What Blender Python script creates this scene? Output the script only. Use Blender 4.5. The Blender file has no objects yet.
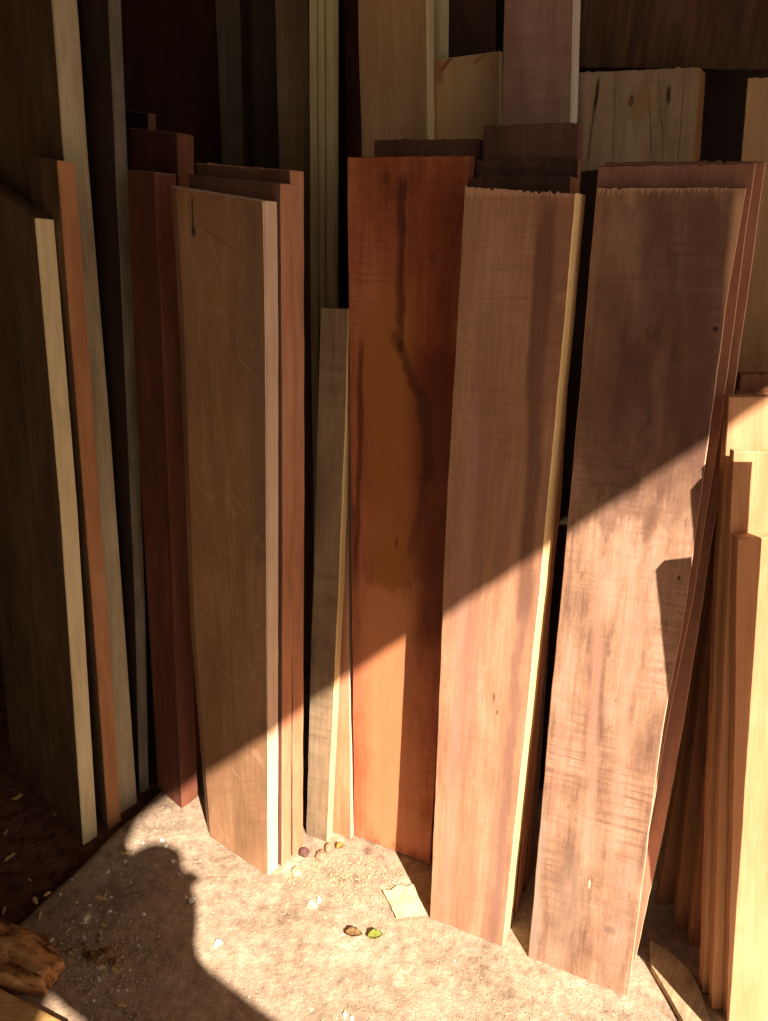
import bpy, bmesh, random
from math import sin, cos, tan, radians, atan2, pi, sqrt
from mathutils import Vector, Matrix

# ------------------------------------------------------------------ camera
PITCH, FPX, CAMH = 28.0, 780.0, 1.5
scn = bpy.context.scene
COL = scn.collection
cam_d = bpy.data.cameras.new('camera')
cam = bpy.data.objects.new('camera', cam_d)
COL.objects.link(cam)
cam.location = (0, 0, CAMH)
cam.rotation_euler = (radians(90 - PITCH), 0, 0)
cam_d.sensor_fit = 'VERTICAL'
cam_d.sensor_height = 36.0
cam_d.lens = FPX / 1021 * 36.0
cam_d.clip_start = 0.02
scn.camera = cam

# ------------------------------------------------------------------ light
SUN_DIR = Vector((-0.45, 0.86, -0.98)).normalized()      # direction the sunlight travels
sun_d = bpy.data.lights.new('sun', 'SUN')
sun_d.energy = 14.0
sun_d.angle = radians(0.55)
sun_d.color = (1.0, 0.86, 0.72)
sun = bpy.data.objects.new('sun', sun_d)
COL.objects.link(sun)
sun.rotation_euler = SUN_DIR.to_track_quat('-Z', 'Y').to_euler()
sun.location = (3, -5, 6)
world = bpy.data.worlds.new('sky')
scn.world = world
world.use_nodes = True
bg = world.node_tree.nodes['Background']
bg.inputs['Color'].default_value = (1.0, 0.86, 0.72, 1)
bg.inputs['Strength'].default_value = 0.8
vs = scn.view_settings
vs.view_transform = 'Standard'
vs.look = 'None'
vs.exposure = 0.0
vs.gamma = 1.0
vs.use_curve_mapping = False

# ------------------------------------------------------------------ helpers
_p = radians(PITCH)
FWD = Vector((0, cos(_p), -sin(_p)))
UPV = Vector((0, sin(_p), cos(_p)))
CAM = Vector((0, 0, CAMH))
def ray(x, y):
    return FWD + Vector((1, 0, 0)) * ((x - 384) / FPX) - UPV * ((y - 510.5) / FPX)
def floor_pt(x, y, z=0.0):
    d = ray(x, y)
    return CAM + d * ((z - CAMH) / d.z)
def project(P):
    v = P - CAM
    D = v.dot(FWD)
    return (384 + FPX * v.x / D, 510.5 - FPX * v.dot(UPV) / D)

def srgb(c):
    if isinstance(c, str):
        c = tuple(int(c[i:i + 2], 16) / 255 for i in (0, 2, 4))
    return tuple((v / 12.92 if v <= 0.04045 else ((v + 0.055) / 1.055) ** 2.4) for v in c) + (1,)

class NT:
    def __init__(self, name):
        self.m = bpy.data.materials.new(name)
        self.m.use_nodes = True
        self.t = self.m.node_tree
        self.b = self.t.nodes['Principled BSDF']
        self.b.inputs['Specular IOR Level'].default_value = 0.25
    def n(self, kind, **kw):
        nd = self.t.nodes.new(kind)
        for k, v in kw.items():
            if k in nd.inputs:
                nd.inputs[k].default_value = v
            else:
                setattr(nd, k, v)
        return nd
    def l(self, a, b):
        self.t.links.new(a, b)
    def mapping(self, src, scale, loc=(0, 0, 0), rot=(0, 0, 0)):
        if any(rot):
            mr = self.n('ShaderNodeMapping')
            mr.inputs['Rotation'].default_value = rot
            self.l(src, mr.inputs['Vector'])
            src = mr.outputs[0]
        mp = self.n('ShaderNodeMapping')
        mp.inputs['Scale'].default_value = scale
        mp.inputs['Location'].default_value = loc
        self.l(src, mp.inputs['Vector'])
        return mp.outputs[0]
    def noise(self, vec, scale, detail=4, rough=0.55, dist=0.0):
        nd = self.n('ShaderNodeTexNoise')
        nd.inputs['Scale'].default_value = scale
        nd.inputs['Detail'].default_value = detail
        nd.inputs['Roughness'].default_value = rough
        nd.inputs['Distortion'].default_value = dist
        self.l(vec, nd.inputs['Vector'])
        return nd.outputs['Fac']
    def ramp(self, fac, stops):
        r = self.n('ShaderNodeValToRGB')
        el = r.color_ramp.elements
        while len(el) > 1:
            el.remove(el[-1])
        el[0].position = stops[0][0]
        el[0].color = stops[0][1]
        for p, c in stops[1:]:
            e = el.new(p)
            e.color = c
        self.l(fac, r.inputs[0])
        return r.outputs[0]
    def grey(self, fac, a, b):
        """smooth 0..1 mask"""
        r = self.n('ShaderNodeMapRange')
        r.interpolation_type = 'SMOOTHSTEP'
        r.inputs[1].default_value = a
        r.inputs[2].default_value = b
        if hasattr(fac, 'links'):
            self.l(fac, r.inputs[0])
        return r.outputs[0]
    def math(self, op, a, b=None):
        nd = self.n('ShaderNodeMath')
        nd.operation = op
        for i, v in enumerate((a, b)):
            if v is None:
                continue
            if hasattr(v, 'links'):
                self.l(v, nd.inputs[i])
            else:
                nd.inputs[i].default_value = v
        return nd.outputs[0]
    def mix(self, fac, a, b, blend='MIX'):
        nd = self.n('ShaderNodeMix')
        nd.data_type = 'RGBA'
        nd.blend_type = blend
        for i, v in ((0, fac), (6, a), (7, b)):
            if hasattr(v, 'links'):
                self.l(v, nd.inputs[i])
            else:
                nd.inputs[i].default_value = v
        return nd.outputs[2]
    def bump(self, h, strength, dist=0.002):
        nd = self.n('ShaderNodeBump')
        nd.inputs['Strength'].default_value = strength
        nd.inputs['Distance'].default_value = dist
        self.l(h, nd.inputs['Height'])
        self.l(nd.outputs[0], self.b.inputs['Normal'])

_seed = [0]
def wood(name, dark, mid, light, saw=0.35, saw_scale=230, saw_rot=0.0, rough=0.75, streaks=(), broad=1.0,
         grain=1.0, scratches=None, mottle=0.25, warp=0.0, flecks=0.35, knots=(), fray=None):
    """rough sawn timber: long grain along local z, saw marks across it."""
    _seed[0] += 1
    s = _seed[0] * 7.31
    m = NT(name)
    tc = m.n('ShaderNodeTexCoord')
    co = tc.outputs['Object']
    sep = m.n('ShaderNodeSeparateXYZ')
    m.l(co, sep.inputs[0])
    g1 = m.noise(m.mapping(co, (1, 1, 0.045), (s, s, s)), 170 * grain, 6, 0.6)
    g2 = m.noise(m.mapping(co, (1, 1, 0.16), (s, 2 * s, s)), 15 * broad, 4, 0.55, 1.2 + warp)
    g3 = m.noise(m.mapping(co, (1, 1, 0.55), (2 * s, s, s)), 9, 5, 0.65)
    f = m.math('ADD', m.math('MULTIPLY', g2, 0.5), m.math('MULTIPLY', g1, 0.32))
    f = m.math('ADD', f, m.math('MULTIPLY', g3, mottle))
    c0 = 0.41 + 0.5 * mottle
    colr = m.ramp(f, [(c0 - 0.17, srgb(dark)), (c0, srgb(mid)), (c0 + 0.15, srgb(light))])
    # saw marks
    wv = m.n('ShaderNodeTexNoise')
    wv.inputs['Scale'].default_value = 1.0
    wv.inputs['Detail'].default_value = 3
    wv.inputs['Roughness'].default_value = 0.6
    m.l(m.mapping(co, (9, 9, saw_scale), (s, 0, s), (0, saw_rot, 0)), wv.inputs['Vector'])
    sawf = wv.outputs['Fac']
    patch = m.grey(m.noise(m.mapping(co, (1, 1, 0.8), (s, s, 3 * s)), 7, 3), 0.35, 0.65)
    sm = m.math('MULTIPLY', m.grey(sawf, 0.42, 0.66), patch)
    colr = m.mix(m.math('MULTIPLY', sm, saw), colr, srgb(dark), 'MIX')
    fine = m.noise(m.mapping(co, (1, 1, 0.6), (s, s, 7 * s)), 420, 3, 0.7)
    colr = m.mix(m.math('MULTIPLY', m.grey(fine, 0.5, 0.75), 0.4), colr, srgb(dark))
    colr = m.mix(m.math('MULTIPLY', m.grey(fine, 0.5, 0.25), 0.3), colr, srgb(light))
    # flecks, pores and little dents
    fl = m.noise(m.mapping(co, (1, 1, 0.3), (3 * s, s, s)), 95, 3, 0.6)
    colr = m.mix(m.math('MULTIPLY', m.grey(fl, 0.62, 0.72), flecks), colr, srgb(dark))
    fl2 = m.noise(m.mapping(co, (1, 1, 0.7), (s, 5 * s, s)), 60, 3, 0.6)
    colr = m.mix(m.math('MULTIPLY', m.grey(fl2, 0.66, 0.75), flecks * 0.7), colr, srgb(light))
    # streaks: (xa, za) .. (xb, zb) down the face, half width, colour, strength, wobble
    wob = m.math('SUBTRACT', m.noise(m.mapping(co, (1, 1, 0.4), (s, s, 0)), 22, 5, 0.65), 0.5)
    for (xa, za, xb, zb, hw, c, st, wo) in streaks:
        kx = (xb - xa) / (zb - za)
        line = m.math('ADD', m.math('MULTIPLY', sep.outputs[2], kx), xa - kx * za)
        xx = m.math('ADD', sep.outputs[0], m.math('MULTIPLY', wob, wo))
        dx = m.math('ABSOLUTE', m.math('SUBTRACT', xx, line))
        mx = m.math('SUBTRACT', 1.0, m.grey(dx, hw * 0.35, hw * 1.4))
        zz = m.math('ADD', sep.outputs[2], m.math('MULTIPLY', wob, wo * 4))
        z0, z1 = min(za, zb), max(za, zb)
        soft = min(0.03, (z1 - z0) * 0.25)
        mz = m.math('MULTIPLY', m.grey(zz, z0 - soft, z0 + soft),
                    m.math('SUBTRACT', 1.0, m.grey(zz, z1 - soft, z1 + soft)))
        colr = m.mix(m.math('MULTIPLY', m.math('MULTIPLY', mx, mz), st), colr, srgb(c))
    for (xc, zc, rx, rz, c, st) in knots:
        ax = m.math('DIVIDE', m.math('SUBTRACT', m.math('ADD', sep.outputs[0], m.math('MULTIPLY', wob, 0.02)), xc), rx)
        az = m.math('DIVIDE', m.math('SUBTRACT', sep.outputs[2], zc), rz)
        r2 = m.math('SQRT', m.math('ADD', m.math('MULTIPLY', ax, ax), m.math('MULTIPLY', az, az)))
        colr = m.mix(m.math('MULTIPLY', m.math('SUBTRACT', 1.0, m.grey(r2, 0.55, 1.15)), st), colr, srgb(c))
    if scratches:
        sc = m.noise(m.mapping(co, (3, 3, scratches[3]), (s, 0, 0), (0, scratches[0], 0)), 1.0, 1, 0.4)
        ridge = m.math('ABSOLUTE', m.math('SUBTRACT', sc, 0.5))
        ms = m.math('MULTIPLY', m.math('SUBTRACT', 1.0, m.grey(ridge, 0.004, 0.014)),
                    m.grey(m.noise(m.mapping(co, (1, 1, 1), (s, 3, 0)), 16, 3), 0.48, 0.62))
        colr = m.mix(m.math('MULTIPLY', ms, scratches[2]), colr, srgb(scratches[1]))
    if fray:
        tooth = m.noise(m.mapping(co, (1, 1, 0.02), (s, 0, 0)), 320, 2)
        edge = m.math('ADD', sep.outputs[2], m.math('MULTIPLY', m.math('SUBTRACT', tooth, 0.6), 0.04))
        colr = m.mix(m.math('MULTIPLY', m.grey(edge, fray[0] - 0.012, fray[0] - 0.004), fray[2]), colr, srgb(fray[1]))
    m.l(colr, m.b.inputs['Base Color'])
    m.b.inputs['Roughness'].default_value = rough
    h = m.math('ADD', m.math('MULTIPLY', g1, 0.7), m.math('MULTIPLY', sawf, 0.7 * min(1, saw * 2)))
    h = m.math('ADD', h, m.math('MULTIPLY', fine, 0.35))
    m.bump(h, 0.5, 0.0015)
    return m.m

def tag(o, label=None, cat=None, group=None, kind=None):
    if label: o['label'] = label
    if cat: o['category'] = cat
    if group: o['group'] = group
    if kind: o['kind'] = kind
    return o

def link(name, bm, mats, parent=None, smooth=False):
    me = bpy.data.meshes.new(name)
    bm.normal_update()
    bm.to_mesh(me)
    bm.free()
    for mt in (mats if isinstance(mats, (list, tuple)) else [mats]):
        me.materials.append(mt)
    if smooth:
        for p in me.polygons:
            p.use_smooth = True
    o = bpy.data.objects.new(name, me)
    COL.objects.link(o)
    if parent:
        o.parent = parent
    return o

class Plane:
    """leaning plane: a point on it, yaw of its base line, lean away from the viewer"""
    def __init__(self, pt, yaw, lean):
        self.pt = Vector(pt)
        y, t = radians(yaw), radians(lean)
        self.yaw, self.lean = yaw, lean
        self.e = Vector((cos(y), -sin(y), 0))
        nh = Vector((-sin(y), -cos(y), 0))
        self.n = (nh * cos(t) + Vector((0, 0, sin(t)))).normalized()
        self.back = -self.n
        self.u = self.back.cross(self.e) * -1
        if self.u.z < 0:
            self.u = -self.u
    def hit(self, px):
        d = ray(*px)
        return CAM + d * ((self.pt - CAM).dot(self.n) / d.dot(self.n))
    def behind(self, dist, yaw=0, lean=0):
        return Plane(self.pt + self.back * dist, self.yaw + yaw, self.lean + lean)
    @staticmethod
    def base(bl, br, lean, z=0.0):
        a, b = floor_pt(*bl, z), floor_pt(*br, z)
        return Plane(a, -atan2(b.y - a.y, b.x - a.x) * 180 / pi, lean)

WALLYAW = 25.0
WN = Vector((sin(radians(WALLYAW)), cos(radians(WALLYAW)), 0))
def wall_plane(q, lean=3.0, yaw=0.0):
    return Plane(WN * q, WALLYAW + yaw, lean)

def interp(poly, s):
    n = len(poly) - 1
    L = [0]
    for i in range(n):
        L.append(L[-1] + (poly[i + 1] - poly[i]).length)
    d = s * L[-1]
    for i in range(n):
        if d <= L[i + 1] + 1e-9:
            k = (d - L[i]) / max(1e-9, L[i + 1] - L[i])
            return poly[i].lerp(poly[i + 1], k)
    return poly[-1].copy()

def fit_t(pl, px, xo):
    P = pl.hit(px)
    best = min(range(2, 120), key=lambda k: abs(project(P + pl.back * k * 0.001)[0] - xo))
    return best * 0.001

def board_matrix(pl, Ls, Rs):
    u = ((Ls[-1] + Rs[-1]) - (Ls[0] + Rs[0])).normalized()
    e = pl.back.cross(u).normalized()
    return Matrix((e, pl.back, u)).transposed()
class Face:
    """local face coordinates of a board before it is built, to place its stains and painted sunlight"""
    def __init__(self, pl, left, right):
        self.pl, self.left, self.right = pl, left, right
        Ls = [pl.hit(p) for p in left][::-1]
        Rs = [pl.hit(p) for p in right][::-1]
        for S in (Ls, Rs):
            d = S[0] - S[1]
            S[0] = S[1] + d * (-S[1].z / d.z)
        self.o, self.M = Ls[0], board_matrix(pl, Ls, Rs).inverted()
        self.W = (Rs[0] - Ls[0]).length
    def at(self, px):
        v = self.M @ (self.pl.hit(px) - self.o)
        return v.x, v.z
    def streak(self, a, b, hw, c, st, wo=0.01):
        return self.at(a) + self.at(b) + (hw, c, st, wo)
    def knot(self, p, rx, rz, c, st):
        return self.at(p) + (rx, rz, c, st)
BOARDS = {}
def board(name, pl, left, right, mats, t=0.028, outer=None, z=0.0, ground=True, jit=0.0008, fuzz=0.002,
          wane=None, bow=0.0, label=None, cat='board', group=None, seed=None, bevel=0.0012, arch=0.0, edge=None):
    """left/right: outline of the front face in photo pixels from top to foot; ray cast on the leaning plane"""
    rnd = random.Random(seed if seed is not None else len(BOARDS) + 11)
    if outer:
        t = fit_t(pl, outer[0], outer[1])
    Ls = [pl.hit(p) for p in left][::-1]
    Rs = [pl.hit(p) for p in right][::-1]
    if ground:
        for S in (Ls, Rs):
            a, b = S[1], S[0]
            d = (b - a)
            if abs(d.z) > 1e-6:
                S[0] = a + d * ((z - a.z) / d.z)
    org = Ls[0].copy()
    M = board_matrix(pl, Ls, Rs)
    uz = M.col[2].z
    Mi = M.inverted()
    Ll = [Mi @ (p - org) for p in Ls]
    Rl = [Mi @ (p - org) for p in Rs]
    length = (Ll[-1] - Ll[0]).length
    n = max(6, int(length / 0.03))
    m = 44
    cols = [j / m for j in range(m + 1)]
    W = (Rl[0] - Ll[0]).length
    if wane:
        cols = sorted(set(cols + [wane[0] / W, wane[0] / W * 0.5]))
        m = len(cols) - 1
    bm = bmesh.new()
    F, Bk = [], []
    ph = rnd.uniform(0, 6)
    walkL = walkR = 0.0
    zt = [rnd.uniform(-fuzz, fuzz) for _ in cols]
    for i in range(n + 1):
        s = i / n
        a, b = interp(Ll, s), interp(Rl, s)
        walkL = walkL * 0.55 + rnd.uniform(-jit, jit) * 0.7
        walkR = walkR * 0.55 + rnd.uniform(-jit, jit) * 0.7
        fr, bk = [], []
        for j, c in enumerate(cols):
            p = a.lerp(b, c)
            p.x += walkL * (1 - c) + walkR * c
            p.y += bow * sin(pi * s)
            dz = 0
            if i == 0:
                bz = -t * pl.back.z / uz
            else:
                bz = 0.0
            if i == n:
                dz = 0.35 * zt[j] + (zt[j] * 1.2 if rnd.random() < 0.12 else 0) + arch * sin(pi * min(1, max(0, c)) * 0.5)
            yb = p.y + t
            if wane and c * W < wane[0] - 1e-6:
                p.y += wane[1] * (1 - c * W / wane[0])
            fr.append(bm.verts.new((p.x, p.y, p.z + dz)))
            bk.append(bm.verts.new((p.x, yb, p.z + dz * 0.5 + bz)))
        F.append(fr)
        Bk.append(bk)
    Fco = [r[-1].co.copy() for r in F]
    Bco = [r[-1].co.copy() for r in Bk]
    def quad(a, b, c, d, mi):
        f = bm.faces.new((a, b, c, d))
        f.material_index = mi
    for i in range(n):
        for j in range(m):
            quad(F[i][j], F[i][j + 1], F[i + 1][j + 1], F[i + 1][j], 0)
            quad(Bk[i][j + 1], Bk[i][j], Bk[i + 1][j], Bk[i + 1][j + 1], 0)
        quad(Bk[i][0], F[i][0], F[i + 1][0], Bk[i + 1][0], 1)
        quad(F[i][m], Bk[i][m], Bk[i + 1][m], F[i + 1][m], 1)
    for j in range(m):
        quad(F[n][j], F[n][j + 1], Bk[n][j + 1], Bk[n][j], 2)
        quad(F[0][j + 1], F[0][j], Bk[0][j], Bk[0][j + 1], 2)
    if isinstance(mats, (list, tuple)):
        mats = list(mats)
        while len(mats) < 3:
            mats.append(mats[-1])
    else:
        mats = [mats] * 3
    o = link(name, bm, mats)
    o.matrix_world = Matrix.Translation(org) @ M.to_4x4()
    if bevel:
        bv = o.modifiers.new('eased edges', 'BEVEL')
        bv.width = bevel
        bv.segments = 1
        bv.limit_method = 'ANGLE'
        bv.angle_limit = radians(50)
    tag(o, label, cat, group)
    if edge:                                     # the differently coloured long edge, a part of its own
        eb = bmesh.new()
        rings = []
        for i in range(n + 1):
            f, b = Fco[i], Bco[i]
            k0, k1 = f.lerp(b, 0.04), f.lerp(b, 0.96)
            px_ = Vector((0.0015, 0, 0))
            rings.append([eb.verts.new(k0 - px_), eb.verts.new(k0 + px_), eb.verts.new(k1 + px_), eb.verts.new(k1 - px_)])
        for i in range(n):
            for q in range(4):
                eb.faces.new((rings[i][q], rings[i][(q + 1) % 4], rings[i + 1][(q + 1) % 4], rings[i + 1][q]))
        eb.faces.new(rings[0])
        eb.faces.new(rings[n][::-1])
        bmesh.ops.recalc_face_normals(eb, faces=eb.faces)
        eo = link(edge[0], eb, mats[1], parent=o)
        eo['label'] = edge[1]
    BOARDS[label or name + str(len(BOARDS))] = (o, W, length, t)
    return o

# ------------------------------------------------------------------ setting
SOIL = -0.035
def concrete():
    m = NT('dusty concrete')
    tc = m.n('ShaderNodeTexCoord')
    co = tc.outputs['Object']
    a = m.noise(co, 7, 6, 0.6)
    b = m.noise(co, 45, 6, 0.65)
    c = m.noise(co, 260, 4, 0.6)
    f = m.math('ADD', m.math('MULTIPLY', a, 0.4), m.math('MULTIPLY', b, 0.45))
    f = m.math('ADD', f, m.math('MULTIPLY', c, 0.15))
    col = m.ramp(f, [(0.36, srgb('6e5a48')), (0.46, srgb('9a8570')), (0.55, srgb('b09a82')), (0.66, srgb('ccbba4'))])
    blot = m.grey(m.noise(m.mapping(co, (1, 1, 1), (4, 9, 0)), 13, 4, 0.55), 0.55, 0.64)
    col = m.mix(m.math('MULTIPLY', blot, 0.55), col, srgb('84725e'))
    gr = m.noise(co, 190, 3, 0.7)
    col = m.mix(m.math('MULTIPLY', m.grey(gr, 0.52, 0.68), 0.4), col, srgb('6a5644'))
    fle = m.grey(m.noise(co, 120, 2), 0.68, 0.74)
    col = m.mix(m.math('MULTIPLY', fle, 0.7), col, srgb('e6dcc4'))
    m.l(col, m.b.inputs['Base Color'])
    m.b.inputs['Roughness'].default_value = 0.95
    h = m.math('ADD', m.math('MULTIPLY', b, 0.8), m.math('MULTIPLY', c, 0.35))
    m.bump(h, 0.9, 0.006)
    return m.m
def soil():
    m = NT('dark soil')
    co = m.n('ShaderNodeTexCoord').outputs['Object']
    a = m.noise(co, 30, 6, 0.65)
    col = m.ramp(a, [(0.35, srgb('4a3022')), (0.6, srgb('7a523a'))])
    m.l(col, m.b.inputs['Base Color'])
    m.b.inputs['Roughness'].default_value = 1.0
    m.bump(m.noise(co, 80, 5), 0.9, 0.01)
    return m.m
M_CONC, M_SOIL = concrete(), soil()

def slab():
    e0, e1 = floor_pt(152, 797), floor_pt(40, 902)
    d = (e1 - e0).normalized()
    A, B = e0 - d * 0.9, e1 + d * 3.2
    rnd = random.Random(3)
    bm = bmesh.new()
    # grid in (along edge, away from edge) with a slightly broken edge and gentle unevenness
    nrm = Vector((-d.y, d.x, 0))
    if nrm.x < 0: nrm = -nrm
    nu, nv = 130, 70
    L = (B - A).length
    rows = []
    from mathutils import noise as mn
    for i in range(nu + 1):
        row = []
        for j in range(nv + 1):
            v = (j / nv) ** 1.5 * 3.6
            P = A + d * (L * i / nu) + nrm * v
            if j == 0:
                P += nrm * (mn.noise(Vector((i * 0.35, 0, 0))) * 0.012)
            P.z = mn.noise(Vector((P.x * 6, P.y * 6, 0))) * 0.0015 - 0.002 - (0.004 if j == 0 else 0)
            row.append(bm.verts.new(P))
        rows.append(row)
    for i in range(nu):
        for j in range(nv):
            f = bm.faces.new((rows[i][j], rows[i + 1][j], rows[i + 1][j + 1], rows[i][j + 1]))
            f.smooth = True
    # rim down into the soil
    bd = [r[0] for r in rows] + rows[-1][1:] + [r[-1] for r in rows[::-1]][1:] + rows[0][::-1][1:-1]
    low = [bm.verts.new((v.co.x, v.co.y, SOIL + 0.001)) for v in bd]
    for i in range(len(bd)):
        k = (i + 1) % len(bd)
        bm.faces.new((bd[k], bd[i], low[i], low[k]))
    bm.faces.new(low[::-1])
    bmesh.ops.recalc_face_normals(bm, faces=bm.faces)
    o = link('floor', bm, M_CONC)
    tag(o, 'dusty concrete floor slab in the sun', 'floor', kind='structure')
slab()

def box_bm(lo, hi):
    bm = bmesh.new()
    bmesh.ops.create_cube(bm, size=1)
    for v in bm.verts:
        v.co = Vector([lo[i] + (v.co[i] + 0.5) * (hi[i] - lo[i]) for i in range(3)])
    return bm
bm = box_bm((-6, -6, SOIL - 0.12), (6, 6, SOIL))
tag(link('ground', bm, M_SOIL), 'dark brown soil beside the slab', 'ground', kind='structure')

def frame(q, along, z):
    """matrix whose x runs along the back wall, y away from the viewer"""
    y = radians(WALLYAW)
    e = Vector((cos(y), -sin(y), 0))
    return Matrix.Translation(WN * q + e * along + Vector((0, 0, z))) @ Matrix((e, WN, Vector((0, 0, 1)))).transposed().to_4x4()
W_DARK = wood('dark weathered wall boards', '1c120c', '2c1d14', '3c281b', saw=0.3)
def plank_wall(name, matrix, length, height, label):
    bm = bmesh.new()
    x, rnd = 0, random.Random(5)
    while x < length:
        w = rnd.uniform(0.16, 0.22)
        b2 = bmesh.ops.create_cube(bm, size=1)['verts']
        d = rnd.uniform(0, 0.006)
        for v in b2:
            v.co = Vector(((x + (v.co.x + 0.5) * (w - 0.001)), d + (v.co.y + 0.5) * 0.03, (v.co.z + 0.5) * height))
        x += w
    o = link(name, bm, W_DARK)
    o.matrix_world = matrix
    tag(o, label, 'wall', kind='structure')
plank_wall('wall_back', frame(1.86, -2.62, SOIL), 5.0, 2.56, 'dark plank wall at the back of the shed')

ROOF_Z = 2.55
M_TIN = NT('dull corrugated metal')
M_TIN.b.inputs['Base Color'].default_value = srgb('6b6258')
M_TIN.b.inputs['Metallic'].default_value = 0.3
M_TIN.b.inputs['Roughness'].default_value = 0.7
def roof():
    """corrugated sheet roof; its free edge throws the slanting shadow line over the boards"""
    P0, P1 = Vector((0.60, -0.965, 0)), Vector((1.15, -0.27, 0))
    d = (P1 - P0).normalized()
    nrm = Vector((-d.y, d.x, 0))
    L0, L1, Wd = -3.2, 3.0, 3.9
    bm = bmesh.new()
    nu = 248
    top, bot = [], []
    for i in range(nu + 1):
        u = L0 + (L1 - L0) * i / nu
        h = 0.0015 * sin(u * 2 * pi / 0.076)
        w0 = 0.6 * u if u < 0 else 0.0          # widens towards the front corner, shaped to shade the floor at lower left
        top.append([bm.verts.new(P0 + d * u + nrm * w + Vector((0, 0, ROOF_Z + h + 0.004))) for w in (w0, Wd)])
        bot.append([bm.verts.new(P0 + d * u + nrm * w + Vector((0, 0, ROOF_Z + h))) for w in (w0, Wd)])
    for i in range(nu):
        bm.faces.new((top[i][0], top[i + 1][0], top[i + 1][1], top[i][1]))
        bm.faces.new((bot[i][1], bot[i + 1][1], bot[i + 1][0], bot[i][0]))
        bm.faces.new((bot[i][0], bot[i + 1][0], top[i + 1][0], top[i][0]))
        bm.faces.new((top[i][1], top[i + 1][1], bot[i + 1][1], bot[i][1]))
    bm.faces.new((top[0][0], top[0][1], bot[0][1], bot[0][0]))
    bm.faces.new((top[nu][1], top[nu][0], bot[nu][0], bot[nu][1]))
    o = link('ceiling', bm, M_TIN.m, smooth=False)
    tag(o, 'corrugated metal shed roof overhead', 'roof', kind='structure')
roof()
m = Matrix.Translation((-1.62, -2.6, SOIL)) @ Matrix.Rotation(radians(90), 4, 'Z')
plank_wall('wall_left', m, 5.4, 2.55, 'dark plank wall on the left of the shed')

# ------------------------------------------------------------------ timber
W_OLIVE = wood('dull olive brown timber', '4a3826', '6b5338', '846848', saw=0.25)
W_CREAM = wood('pale cream edge', 'cdb486', 'e4cfa2', 'f0deb8', saw=0.1, mottle=0.15)
W_ORANGE = wood('orange brown edge', '9c6440', 'bb8258', 'cd986c', saw=0.15)
W_GREYCREAM = wood('grey cream weathered edge', 'a08c6c', 'c4b08c', 'd6c6a4', saw=0.1, mottle=0.4)
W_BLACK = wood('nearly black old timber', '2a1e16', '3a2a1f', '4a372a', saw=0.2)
W_GREYBR = wood('grey brown edge', '5a5044', '7e7262', '9a8c78', saw=0.2, mottle=0.5)
W_REDDK = wood('deep red brown timber', '4c2a1e', '643a2a', '764836', saw=0.35)
W_REDEDGE = wood('red brown edge', '63392a', '7e4c38', '90604a', saw=0.2)
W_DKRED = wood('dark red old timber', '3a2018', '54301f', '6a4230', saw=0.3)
W_TANEDGE = wood('pale pinkish sawn edge', 'c8a587', 'dec2a6', 'ecd6be', saw=0.2)
W_ORG = wood('warm orange brown timber', 'a06a4c', 'bc8462', 'cc987a', saw=0.2)
W_GREYLATH = wood('grey brown rough timber', '6a5744', '8c745a', 'a08a6c', saw=0.5, saw_scale=60, saw_rot=0.05, mottle=0.5)
W_YEL = wood('yellow sapwood edge', 'd8b87c', 'e8cc94', 'f2dcaa', saw=0.1)
W_REDSIDE = wood('red side', '6b3826', '8a4a34', '9c5a40', saw=0.2)
W_PINKEDGE = wood('pale pink edge', 'b48468', 'cda083', 'dfb79b', saw=0.2)
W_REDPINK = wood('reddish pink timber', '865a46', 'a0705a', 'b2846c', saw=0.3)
W_BROWN = wood('brown rough timber', '5a3e30', '785444', '8a6654', saw=0.5)
W_DKBROWN = wood('dark brown rough timber', '402c22', '5a4234', '6e5242', saw=0.55)
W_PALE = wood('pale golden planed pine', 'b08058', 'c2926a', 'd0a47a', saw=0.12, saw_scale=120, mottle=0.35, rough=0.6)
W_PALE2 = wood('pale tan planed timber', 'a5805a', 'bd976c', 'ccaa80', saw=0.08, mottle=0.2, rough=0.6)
W_PALESHADED = wood('pale sawn plank with painted shade', '744a32', '926446', 'a67654', saw=0.3)  # pale plank wood with its shade put into the colour
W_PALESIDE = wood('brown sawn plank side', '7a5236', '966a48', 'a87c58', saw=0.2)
W_PINEEDGE = wood('creamy pine edge', 'd8c090', 'e8d3a4', 'f2e2ba', saw=0.05)
W_GREENISH = wood('greenish pale batten', 'c2ac7a', 'dcca98', 'e8dab0', saw=0.1)
W_PINKTAN = wood('pinkish tan board', '8e6a56', 'aa8570', 'ba9884', saw=0.5, saw_scale=50, mottle=0.35)
W_WHITE = wood('whitish edge', 'b8ae9c', 'd2c8b6', 'e0d8c8', saw=0.05)
W_POST = wood('dull brown old post', '5e4c36', '7e684c', '98805e', saw=0.35)
W_POSTGREY = wood('dark grey brown plank', '453c30', '5e5344', '766854', saw=0.35)

# left leaning group -------------------------------------------------------
pL1 = Plane.base((11, 757), (83, 845), 10.5, SOIL)
board('plank', pL1, [(-45, 160), (11, 757)], [(35, 218), (60, 505), (83, 845)], (W_OLIVE, W_CREAM, W_OLIVE), outer=((35, 218), 54),
      z=SOIL, edge=('sawn_edge', 'pale cream edge'), label='wide dull olive plank with cream edge, leftmost and nearest on the left')
pL2 = Plane(floor_pt(108, 829, SOIL), pL1.yaw, 9.5)
board('plank', pL2, [(28, 157), (70, 829)], [(57, 160), (73, 360), (95, 640), (108, 829)], (W_OLIVE, W_ORANGE, W_OLIVE), outer=((57, 160), 75),
      z=SOIL, edge=('sawn_edge', 'orange-brown edge'), label='dark plank with a bright orange-brown edge behind the cream-edged plank')
T2 = BOARDS['dark plank with a bright orange-brown edge behind the cream-edged plank'][3]
pL3 = pL2.behind(T2 + 0.006)
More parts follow.
